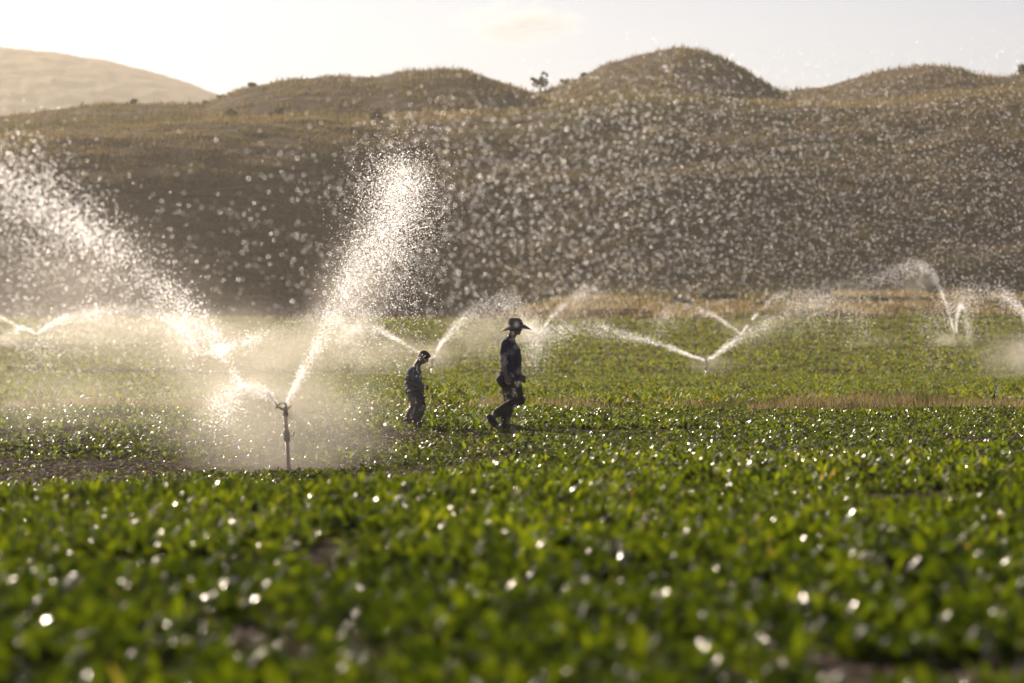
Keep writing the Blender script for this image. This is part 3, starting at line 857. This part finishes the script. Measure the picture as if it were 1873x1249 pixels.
far_spray('curved jet and bright burst behind the man with the hat', [
    ([(986, 611, d), (1005, 585, d), (1030, 556, d + 1), (1060, 535, d + 2), (1090, 528, d + 3), (1120, 545, d + 4)], .03, .4, 4200, dict(bias=.7, fall=1.3, fmin=.3)),
    ([(985, 611, d), (972, 598, d), (955, 592, d), (935, 600, d)], .06, .3, 1600, dict(fall=.5))],
    [(968, 602, d, 55, 38, 4, .9), (985, 618, d, 75, 35, 4, .35), (1040, 575, d, 80, 50, 5, .15)], 70)
d = DB[3]
far_spray('far spray with a short upright jet above the flat v of water', [
    ([(1354, 611, d), (1338, 598, d), (1312, 580, d), (1280, 566, d), (1245, 562, d), (1215, 575, d), (1195, 600, d)], .03, .35, 3600, dict(bias=.8, fall=1.2, fmin=.4)),
    ([(1356, 611, d), (1368, 594, d)], .03, .05, 500, dict()), ([(1376, 584, d), (1386, 573, d)], .05, .08, 420, dict()),
    ([(1398, 560, d), (1425, 540, d + 1), (1460, 530, d + 2)], .1, .3, 900, dict(fall=.3))],
    [(1350, 600, d, 60, 30, 4, .2)], 80)
d = DB[4]
far_spray('tall fountain like jets of the far sprinkler at the right', [
    ([(1746, 609, d), (1735, 570, d), (1718, 520, d), (1700, 492, d + 1), (1672, 478, d + 2), (1630, 495, d + 3), (1560, 520, d + 5), (1490, 535, d + 6), (1440, 560, d + 6)], .03, .5, 8500, dict(bias=.75, fall=1.2, fmin=.25)),
    ([(1749, 609, d), (1751, 580, d), (1755, 560, d), (1764, 566, d), (1771, 600, d), (1778, 655, d - 2)], .04, .22, 2600, dict(bias=.85))],
    [(1735, 622, d, 60, 28, 4, .5), (1680, 520, d, 60, 50, 4, .2), (1600, 625, d, 110, 30, 6, .12)], 90)

# ------------------------------------------------------------------ sprinklers
M_RUST = simple('riser_metal', (.4, .24, .16), .5, .3, .4, 60, .3, .4)
M_BRASS = simple('brass', (.35, .2, .09), .35, .8, .2, 80, .2)
M_DARKM = simple('dark_metal', (.13, .10, .08), .45, .6)
M_ALU = simple('pale_pipe', (.8, .8, .78), .3, 0, .1, 20, .08)


def make_sprinkler():
    t = empty('sprinkler', (0, 0, 0))
    MB().tube([(.035, 0, -.15), (.03, 0, .05), (.012, 0, .5)], [.023, .022, .021], 14).build('riser', M_RUST, t)
    c = MB().tube([(.013, 0, .46), (.012, 0, .49), (.010, 0, .50), (.006, 0, .60), (.004, 0, .61), (.003, 0, .66)], [.026, .034, .037, .037, .031, .025], 14)
    c.build('coupling', M_DARKM, t)
    MB().tube([(.055, -.01, .545), (.085, -.012, .56), (.088, -.012, .61)], [.012, .012, .008], 8).build('valve_handle', M_DARKM, t)
    MB().tube([(.003, 0, .64), (-.002, 0, .80), (-.004, 0, .86)], [.021, .020, .024], 14).build('upper_riser', M_RUST, t)
    h = MB().tube([(-.004, 0, .85), (-.004, 0, .88), (-.004, 0, .90), (-.004, 0, .985), (-.004, 0, 1.0)], [.03, .034, .026, .024, .012], 12)
    hd = h.build('sprinkler_head', M_BRASS, t)
    MB().tube([(0, 0, .93), (.035, .01, .968), (.06, .02, .995)], [.018, .014, .010], 10).build('nozzle', M_BRASS, hd)
    MB().tube([(-.01, 0, .93), (-.05, 0, .95), (-.085, 0, .975)], [.018, .014, .011], 10).build('nozzle', M_BRASS, hd)
    ar = MB().tube([(-.004, 0, 1.0), (-.004, 0, 1.035), (-.05, -.01, 1.035), (-.10, -.015, .99), (-.105, -.015, .955)], [.008, .008, .009, .012, .014], 8)
    ar.build('swing_arm', M_BRASS, t)
    sp = []
    for k in range(60):
        an = k * .7; sp.append((-.004 + .016 * math.cos(an), .016 * math.sin(an), .985 + k * .0008))
    MB().tube(sp, [.0022] * 60, 5).build('spring', M_DARKM, t)
    return t


def copy_tree(o, parent=None):
    c = o.copy(); COL.objects.link(c); c.parent = parent
    for ch in list(o.children): copy_tree(ch, c)
    return c


s0 = make_sprinkler()
kids = [c for c in s0.children]
GS = 'impact sprinklers on risers across the field'
specs = [(523, 745, 86, 'nearest sprinkler on its brown riser, standing in bright mist'),
         (365, 650, DA[0], 'thin far sprinkler in the bright spray behind and left of the nearest one'),
         (790, 657, DA[1], 'far sprinkler just right of the child'),
         (1292, 659, DA[2], 'far sprinkler at the point of the wide flat v of water'),
         (1890, 668, gD(697), 'sprinkler at the right edge inside bright mist'),
         (67, 611, DB[0], 'leftmost far sprinkler with two low arcs of water'),
         (342, 618, DB[0], 'very faint thin sprinkler hidden in mist left of the bright spray'),
         (640, 613, DB[1], 'far sprinkler inside the small bright burst left of the child'),
         (986, 612, DB[2], 'far sprinkler behind and right of the man with the hat'),
         (1355, 612, DB[3], 'far sprinkler with the short upright jet'),
         (1748, 609, DB[4], 'far sprinkler under the tall fountain like jets')]
for k, (px, py, D, lab) in enumerate(specs):
    o = s0 if k == 0 else copy_tree(s0)
    top = P(px, py, D); g = gz(D); o.location = (top[0], top[1], g); s = (top[2] - g) / .97
    o.scale = (1.35, 1.35, s)
    o.rotation_euler = (0, 0, 0 if k == 0 else k * 1.3)
    tag(o, lab, 'sprinkler', GS)


# irrigation pipes lying across the field
def pipe(pts, label, lifts, r=.05):
    t = tag(empty('irrigation_pipe', P(*pts[0])), label, 'pipe', 'irrigation pipes lying across the field'); b = Vector(t.location)
    for a, c, la_, lb_ in zip(pts[:-1], pts[1:], lifts[:-1], lifts[1:]):
        A = Vector(P(*a)); Bp = Vector(P(*c)); A.z = gz(A.y) + la_; Bp.z = gz(Bp.y) + lb_
        n = max(1, int((Bp - A).length / 9))
        for i in range(n):
            p0 = A.lerp(Bp, i / n) - b; p1 = A.lerp(Bp, (i + 1) / n) - b
            dd = (p1 - p0).normalized()
            MB().tube([p0 + dd * .03, p0 + dd * .15, p0 + dd * .16, p1 - dd * .03], [r * 1.35, r * 1.35, r, r], 10).build('pipe_section', M_ALU, t)


pipe([(-250, 671, gD(671)), (365, 683, gD(683)), (790, 690, gD(690)), (1292, 693, gD(693)), (2050, 700, gD(700))],
     'pale pipe lying across the field from the left edge to the man', [.16, .11, .07, .02, .04])
pipe([(-250, 632, gD(632)), (67, 636, gD(636)), (342, 641, gD(641)), (640, 638, gD(638)), (986, 632, gD(632)), (1355, 622, gD(622))],
     'short bright pipe in the far row at the left edge', [.22, .2, .03, .0, 0, 0])

# ------------------------------------------------------------------ people
M_SKIN = simple('skin', (.38, .2, .13), .5, 0, 0, 20, .08)
M_SKIN2 = simple('lighter_skin', (.55, .30, .2), .5, 0, 0, 20, .08)  # lighter even skin tone, used for the man
M_EYE = simple('eye', (.03, .02, .02), .2)
M_NAVY = simple('navy_cotton', (.035, .043, .085), .85, 0, .4, 60, .25)
M_TROU = simple('dark_trousers', (.058, .047, .038), .85, 0, .4, 60, .25)
M_STRAW = simple('straw', (.46, .33, .18), .8, 0, .5, 120, .25)
M_BAND = simple('hat_band', (.08, .045, .025), .7)
M_HAIR = simple('brown_hair', (.13, .065, .038), .6, 0, .5, 90, .3)
M_BOOT = simple('boot_leather', (.06, .045, .034), .5, 0, .3, 50, .2)
M_TEE = simple('pale_grey_cotton', (.26, .24, .22), .85, 0, .4, 60, .12)
M_GREYT = simple('grey_brown_cotton', (.085, .07, .058), .85, 0, .4, 60, .25)


def fuse(mb, name, m, voxel, parent, smooth_it=3):
    """weld the collected solids into one continuous skin"""
    o = mb.build(name, m, None)
    md = o.modifiers.new('r', 'REMESH'); md.mode = 'VOXEL'; md.voxel_size = voxel; md.adaptivity = 0
    ms = o.modifiers.new('s', 'SMOOTH'); ms.iterations = smooth_it; ms.factor = .5
    dg = bpy.context.evaluated_depsgraph_get(); dg.update()
    me = bpy.data.meshes.new_from_object(o.evaluated_get(dg))
    old = o.data; o.modifiers.clear(); o.data = me; bpy.data.meshes.remove(old)
    me.polygons.foreach_set('use_smooth', np.ones(len(me.polygons), bool))
    if not me.materials: me.materials.append(m)
    o.parent = parent
    return o


def limb(mb, pts, rad, seg=14):
    mb.tube(pts, rad, seg)
    for p, r_ in ((pts[0], rad[0]), (pts[-1], rad[-1])): mb.ell(p, (r_ * .98,) * 3, seg=12, rings=8)
    for p, r_ in zip(pts[1:-1], rad[1:-1]): mb.ell(p, (r_ * 1.0,) * 3, seg=12, rings=8)


def head(mb, c, s, pitch):
    """head facing +x, c = centre of the skull, s = head height / .24"""
    R = Matrix.Rotation(pitch, 3, 'Y')
    def q(x, y, z): return Vector(c) + R @ Vector((x * s, y * s, z * s))
    mb.ell(q(-.008, 0, .03), (.098 * s, .077 * s, .092 * s), R)
    mb.ell(q(.03, 0, -.035), (.062 * s, .06 * s, .078 * s), R)
    mb.ell(q(.062, 0, -.085), (.028 * s, .034 * s, .026 * s), R)
    mb.ell(q(.072, 0, .036), (.02 * s, .052 * s, .012 * s), R)                 # brow
    mb.tube([q(.082, 0, .018), q(.098, 0, -.006), q(.108, 0, -.022)], [.009 * s, .012 * s, .014 * s], 8)
    mb.ell(q(.104, 0, -.024), (.013 * s, .017 * s, .011 * s), R)
    mb.ell(q(.088, 0, -.052), (.011 * s, .024 * s, .0065 * s), R); mb.ell(q(.086, 0, -.063), (.011 * s, .021 * s, .0075 * s), R)
    for y in (-1, 1):
        mb.ell(q(.058, y * .045, -.015), (.022 * s, .018 * s, .022 * s), R)    # cheekbone
        E = R @ Matrix.Rotation(y * .35, 3, 'Z')
        mb.ell(q(-.008, y * .079, .0), (.02 * s, .008 * s, .033 * s), E)
    return q, R


def hand(mb, w_, d, up, side, s, curl=.5):
    """w_ wrist, d direction of the fingers, side = where the thumb leaves"""
    d = Vector(d).normalized(); side = Vector(side).normalized(); nrm = d.cross(side).normalized() * up
    w_ = Vector(w_)
    p1 = w_ + d * .085 * s
    for k in range(4):
        o = side * (.031 - .0205 * k) * s
        mb.tube([w_ + o * .6, w_ + d * .045 * s + o, p1 + o], [.015 * s, .015 * s, .012 * s], 8)
    for k, L in enumerate((.072, .08, .075, .058)):
        o = side * (.032 - .0213 * k) * s
        b = p1 + o; c_ = curl * (1 + .12 * k)
        q1 = b + (d * math.cos(c_ * .6) + nrm * math.sin(c_ * .6)) * L * .45 * s
        q2 = q1 + (d * math.cos(c_ * 1.5) + nrm * math.sin(c_ * 1.5)) * L * .32 * s
        q3 = q2 + (d * math.cos(c_ * 2.2) + nrm * math.sin(c_ * 2.2)) * L * .23 * s
        mb.tube([b, q1, q2, q3], [.0095 * s, .009 * s, .0082 * s, .0068 * s], 8)
        mb.ell(q3, (.0068 * s,) * 3, seg=8, rings=6)
    t0 = w_ + side * .026 * s + d * .02 * s
    t1 = t0 + (side * .8 + d * .75).normalized() * .036 * s + nrm * .006 * s
    t2 = t1 + (side * .25 + d + nrm * .4).normalized() * .03 * s
    t3 = t2 + (d + nrm * .6).normalized() * .02 * s
    mb.tube([t0, t1, t2, t3], [.014 * s, .0115 * s, .010 * s, .008 * s], 8); mb.ell(t3, (.008 * s,) * 3, seg=8, rings=6)


def foot(mb, ank, toe, heel, s, h=.038, wd=.042):
    """shoe or foot from the heel to the toe"""
    A, T, H = Vector(ank), Vector(toe), Vector(heel)
    mb.tube([H, H.lerp(T, .35), H.lerp(T, .72), T], [h * s, (h + .004) * s, wd * s, h * .72 * s], 12)
    mb.ell(H, (h * s,) * 3, seg=12, rings=8); mb.ell(T, (h * .72 * s,) * 3, seg=12, rings=8)
    mb.tube([A, H.lerp(T, .3)], [.045 * s, .05 * s], 12)


def eyes(me_obj, q, s, r_=.0095):
    """marks the eye patches of the body's own skin with a dark glossy material"""
    me = me_obj.data; me.materials.append(M_EYE)
    cs = [np.array(q(.083, y * .031, .012)) for y in (-1, 1)]
    n = len(me.polygons); ce = np.empty(n * 3); me.polygons.foreach_get('center', ce); ce = ce.reshape(-1, 3)
    mi = np.zeros(n, np.int32)
    for c in cs: mi[np.linalg.norm((ce - c) * np.array([.7, 1, 1.5]), axis=1) < r_ * s * 1.5] = 1
    me.polygons.foreach_set('material_index', mi)


# the man: facing right, walking
gm = P(930, 785, 95)
man = tag(empty('person', gm), 'man in straw hat, navy shirt and dark trousers walking right through the crop', 'person', 'people walking through the crop')
SYR, SYL = -.19, .19
b = MB()
q, R = head(b, (.105, 0, 1.69), 1.0, math.radians(6))
b.tube([(.01, 0, 1.44), (.04, 0, 1.53), (.085, 0, 1.62)], [.075, .062, .058], 14)
tor = [(.02, 0, .90), (.03, 0, 1.02), (.04, 0, 1.16), (.03, 0, 1.32), (.005, 0, 1.44), (.0, 0, 1.49)]
for p, (rx, ry) in zip(tor, [(.125, .17), (.12, .155), (.125, .16), (.13, .18), (.09, .175), (.06, .1)]):
    b.ell(p, (rx, ry, .11 if p[2] < 1.45 else .05))
# arms
ra = [(-.03, SYR - .0, 1.43), (-.085, SYR - .04, 1.14), (-.03, SYR - .03, .88)]
la = [(.02, SYL, 1.43), (.07, SYL + .03, 1.14), (.19, SYL + .0, .90)]
for a_ in (ra, la):
    limb(b, [a_[0], tuple((Vector(a_[0]) * .5 + Vector(a_[1]) * .5)), a_[1], tuple(Vector(a_[1]) * .55 + Vector(a_[2]) * .45), a_[2]], [.058, .052, .042, .040, .027])
hand(b, ra[2], Vector((.25, 0, -1)), 1, (1, 0, .25), 1.0, .55)
hand(b, la[2], Vector((.35, 0, -1)), 1, (1, 0, .35), 1.0, .6)
# legs: right leg swings behind, left leg stands
rl = [(.03, -.10, .90), (.155, -.10, .50), (-.22, -.10, .235)]
ll = [(.0, .10, .90), (.02, .10, .48), (-.065, .10, .09)]
for l_ in (rl, ll):
    limb(b, [l_[0], tuple((Vector(l_[0]) + Vector(l_[1])) / 2), l_[1], tuple(Vector(l_[1]) * .6 + Vector(l_[2]) * .4), l_[2]], [.09, .075, .056, .055, .036])
foot(b, rl[2], (-.165, -.10, .04), (-.285, -.10, .20), .9)
foot(b, ll[2], (.10, .10, .035), (-.09, .10, .04), .9)
body = fuse(b, 'body', M_SKIN2, .0065, man, 2)
eyes(body, q, 1)
# shirt
s = MB()
for p, (rx, ry) in zip(tor[:], [(.16, .205), (.165, .195), (.165, .195), (.155, .20), (.105, .195), (.068, .11)]):
    s.ell(p, (rx, ry, .12 if p[2] < 1.45 else .05))
for a_ in (ra, la):
    A = Vector(a_[0]); Bq = Vector(a_[1]); e = A.lerp(Bq, .72)
    s.tube([A + Vector((0, 0, .01)), A.lerp(Bq, .4), e], [.078, .075, .076], 16); s.ell(A, (.08, .075, .08))
s.tube([(.008, 0, 1.45), (.03, 0, 1.525)], [.088, .076], 16)
s.tube([(.03, 0, .95), (.04, 0, 1.16), (.03, 0, 1.32), (.01, 0, 1.41)], [.16, .163, .155, .12], 20)
fuse(s, 'shirt', M_NAVY, .009, man, 4)
# trousers
t = MB()
t.ell((.0, 0, .94), (.16, .19, .10)); t.ell((-.02, 0, .84), (.175, .195, .13)); t.ell((-.03, -.01, .84), (.15, .19, .17)); t.ell((.06, .0, .78), (.13, .17, .14))
for l_, kk in ((rl, 0), (ll, 1)):
    H_, K, A = map(Vector, l_)
    e = K.lerp(A, .93)
    t.tube([H_ + Vector((0, 0, -.02)), H_.lerp(K, .5), K, K.lerp(A, .5), e], [.135, .12, .092, .088, .075], 18)
    t.ell(K + Vector((.01, 0, -.01)), (.092, .09, .092))
fuse(t, 'trousers', M_TROU, .010, man, 3)
for l_, tt, hh in ((rl, (-.165, -.10, .035), (-.295, -.10, .205)), (ll, (.12, .10, .035), (-.10, .10, .04))):
    m_ = MB(); foot(m_, Vector(l_[2]), tt, hh, 1.15, .042, .046)
    m_.tube([Vector(l_[2]), Vector(l_[1]).lerp(Vector(l_[2]), .8)], [.058, .056], 14)
    fuse(m_, 'boot', M_BOOT, .009, man, 2)
# short hair under the hat
h = MB(); h.ell(q(-.018, 0, .028), (.099, .083, .085), R); h.ell(q(-.045, 0, -.02), (.055, .068, .05), R)
fuse(h, 'hair', M_HAIR, .008, man, 1)


def hat():
    """wide brim, dented crown, lathe with a saddle-bent brim"""
    V = []; Fc = []; seg = 40
    prof = [(.212, -.008), (.218, .0), (.212, .008), (.15, .004), (.112, .010), (.104, .03), (.101, .07), (.094, .105), (.075, .125), (.045, .118), (.0, .110)]
    inn = [(.0, .100), (.07, .112), (.090, .09), (.098, .03), (.108, .0), (.15, -.004)]
    for (r_, z) in prof + inn:
        for k in range(seg):
            an = 2 * math.pi * k / seg; x = math.cos(an) * r_ * (1.08 if r_ > .11 else 1.08); y = math.sin(an) * r_ * (.95 if r_ > .11 else .86)
            zz = z
            if r_ > .11: zz += (-(y / .2) ** 2 * .045 - (x / .22) ** 2 * .07) * ((r_ - .11) / .1) + (.0 if x > 0 else -.012) * ((r_ - .11) / .1)
            elif z > .1: zz += -.016 * math.exp(-(y / .03) ** 2) + .01 * (x < 0) * 0 + x * -.10
            V.append((x, y, zz))
    n = len(prof + inn)
    for i in range(n):
        for k in range(seg):
            k2 = (k + 1) % seg; j = (i + 1) % n
            Fc.append((i * seg + k, i * seg + k2, j * seg + k2, j * seg + k))
    return V, Fc


hm = MB(); V, Fc = hat()
HT = Matrix.Translation((.105, 0, 1.735)) @ Matrix.Rotation(math.radians(-3), 4, 'Y')
hm.add([HT @ Vector(v) for v in V], Fc)
ho = hm.build('hat', M_STRAW, man)
bd = MB(); pr = []
for z, r_ in ((.012, .1075), (.012, .1105), (.034, .1085), (.034, .1045)):
    for k in range(40):
        an = 2 * math.pi * k / 40; pr.append(HT @ Vector((math.cos(an) * r_ * 1.085, math.sin(an) * r_ * .875, z)))
bd.add(pr, [(i * 40 + k, i * 40 + (k + 1) % 40, ((i + 1) % 4) * 40 + (k + 1) % 40, ((i + 1) % 4) * 40 + k) for i in range(4) for k in range(40)])
bd.build('hat_band', M_BAND, ho)

man.scale = (1.1, 1.1, 1.0)
# the child: facing right, head bowed
gc = P(760, 778, 96)
kid = tag(empty('person', gc), 'bare headed child in a pale grey t-shirt walking with head bowed, behind the man', 'person', 'people walking through the crop')
b = MB()
q, R = head(b, (.115, 0, 1.15), .86, math.radians(38))
b.tube([(-.0, 0, .95), (.03, 0, 1.02), (.075, 0, 1.10)], [.062, .055, .053], 14)
tor = [(-.02, 0, .60), (-.03, 0, .70), (-.03, 0, .80), (-.025, 0, .90), (-.01, 0, .97)]
for p, (rx, ry) in zip(tor, [(.095, .12), (.09, .11), (.095, .12), (.085, .125), (.055, .09)]):
    b.ell(p, (rx, ry, .075 if p[2] < .95 else .04))
ra = [(-.05, -.13, .93), (-.115, -.16, .735), (.045, -.15, .66)]
la = [(.0, .13, .93), (-.03, .16, .735), (.12, .13, .66)]
for a_ in (ra, la):
    limb(b, [a_[0], tuple((Vector(a_[0]) * .5 + Vector(a_[1]) * .5)), a_[1], tuple(Vector(a_[1]) * .55 + Vector(a_[2]) * .45), a_[2]], [.037, .034, .029, .028, .020])
hand(b, ra[2], Vector((.8, .1, -.6)), 1, (.5, 0, .8), .72, .7)
hand(b, la[2], Vector((.8, -.1, -.6)), 1, (.5, 0, .8), .72, .7)
rl = [(-.02, -.07, .60), (.075, -.07, .33), (.0, -.07, .07)]
ll = [(-.02, .07, .60), (.01, .07, .32), (-.11, .07, .09)]
for l_ in (rl, ll):
    limb(b, [l_[0], tuple((Vector(l_[0]) + Vector(l_[1])) / 2), l_[1], tuple(Vector(l_[1]) * .6 + Vector(l_[2]) * .4), l_[2]], [.062, .055, .04, .038, .026])
foot(b, rl[2], (.13, -.07, .025), (-.01, -.07, .03), .68)
foot(b, ll[2], (-.06, .07, .025), (-.14, .07, .08), .68)
body = fuse(b, 'body', M_SKIN, .0052, kid, 2)
eyes(body, q, .86)
s = MB()
for p, (rx, ry) in zip(tor, [(.15, .165), (.14, .155), (.135, .15), (.115, .148), (.065, .1)]):
    s.ell(p, (rx, ry, .085 if p[2] < .95 else .045))
for a_ in (ra, la):
    A = Vector(a_[0]); Bq = Vector(a_[1]); e = A.lerp(Bq, .86)
    s.tube([A, A.lerp(Bq, .5), e], [.055, .056, .058], 16); s.ell(A, (.057, .052, .055))
s.tube([(-.0, 0, .95), (.012, 0, .985)], [.068, .06], 16)
fuse(s, 'shirt', M_TEE, .008, kid, 3)
t = MB()
t.ell((-.01, 0, .62), (.135, .15, .08)); t.ell((-.01, 0, .56), (.14, .155, .10))
for l_ in (rl, ll):
    H_, K, A = map(Vector, l_)
    t.tube([H_ + Vector((0, 0, -.01)), H_.lerp(K, .55), H_.lerp(K, .7)], [.115, .12, .122], 18)
    t.tube([H_.lerp(K, .6), K, K.lerp(A, .5), K.lerp(A, .9)], [.088, .086, .078, .07], 18); t.ell(K, (.086, .08, .086))
fuse(t, 'trousers', M_GREYT, .008, kid, 2)
for l_, tt, hh in ((rl, (.14, -.07, .03), (-.015, -.07, .035)), (ll, (-.05, .07, .03), (-.145, .07, .085))):
    m_ = MB(); foot(m_, Vector(l_[2]), tt, hh, .85, .042, .044)
    m_.tube([Vector(l_[2]), Vector(l_[1]).lerp(Vector(l_[2]), .6)], [.042, .044], 14)
    fuse(m_, 'boot', M_BOOT, .007, kid, 2)
h = MB(); h.ell(q(-.012, 0, .042), (.104 * .86, .085 * .86, .09 * .86), R); h.ell(q(-.045, 0, -.005), (.055 * .86, .072 * .86, .065 * .86), R); h.ell(q(.045, 0, .082), (.05 * .86, .06 * .86, .03 * .86), R)
fuse(h, 'hair', M_HAIR, .006, kid, 1)

kid.scale = (1.15, 1.12, 1.0)
# ------------------------------------------------------------------ cloud and haze
cm = mist_mat('cloud_vapour', .05, aniso=.4, col=(.8, .92, 1), ns=2.3, lo=.45, power=.45, hi=.56, flo=0)
D = 4600
cl = ico('cloud', cm, P(945, 44, D), (135 * D / F, 30, 46 * D / F))
tag(cl, 'small thin white cloud above the gap between the hills', 'cloud', kind='stuff')

hz, nt, out = mat('haze_air')
v = nd(nt, 'ShaderNodeVolumePrincipled'); v.inputs['Color'].default_value = (1, .92, .80, 1); v.inputs['Density'].default_value = .00013
v.inputs['Anisotropy'].default_value = .6
nt.links.new(v.outputs[0], out.inputs['Volume'])
me = bpy.data.meshes.new('haze'); bm = bmesh.new(); bmesh.ops.create_cube(bm, size=1.0); bm.to_mesh(me); bm.free(); me.materials.append(hz)
ho = bpy.data.objects.new('haze', me); COL.objects.link(ho)
ho.location = (0, 1490, 77); ho.scale = (3400, 3400, 162)
tag(ho, 'warm dusty haze filling the valley air', 'haze', kind='stuff')
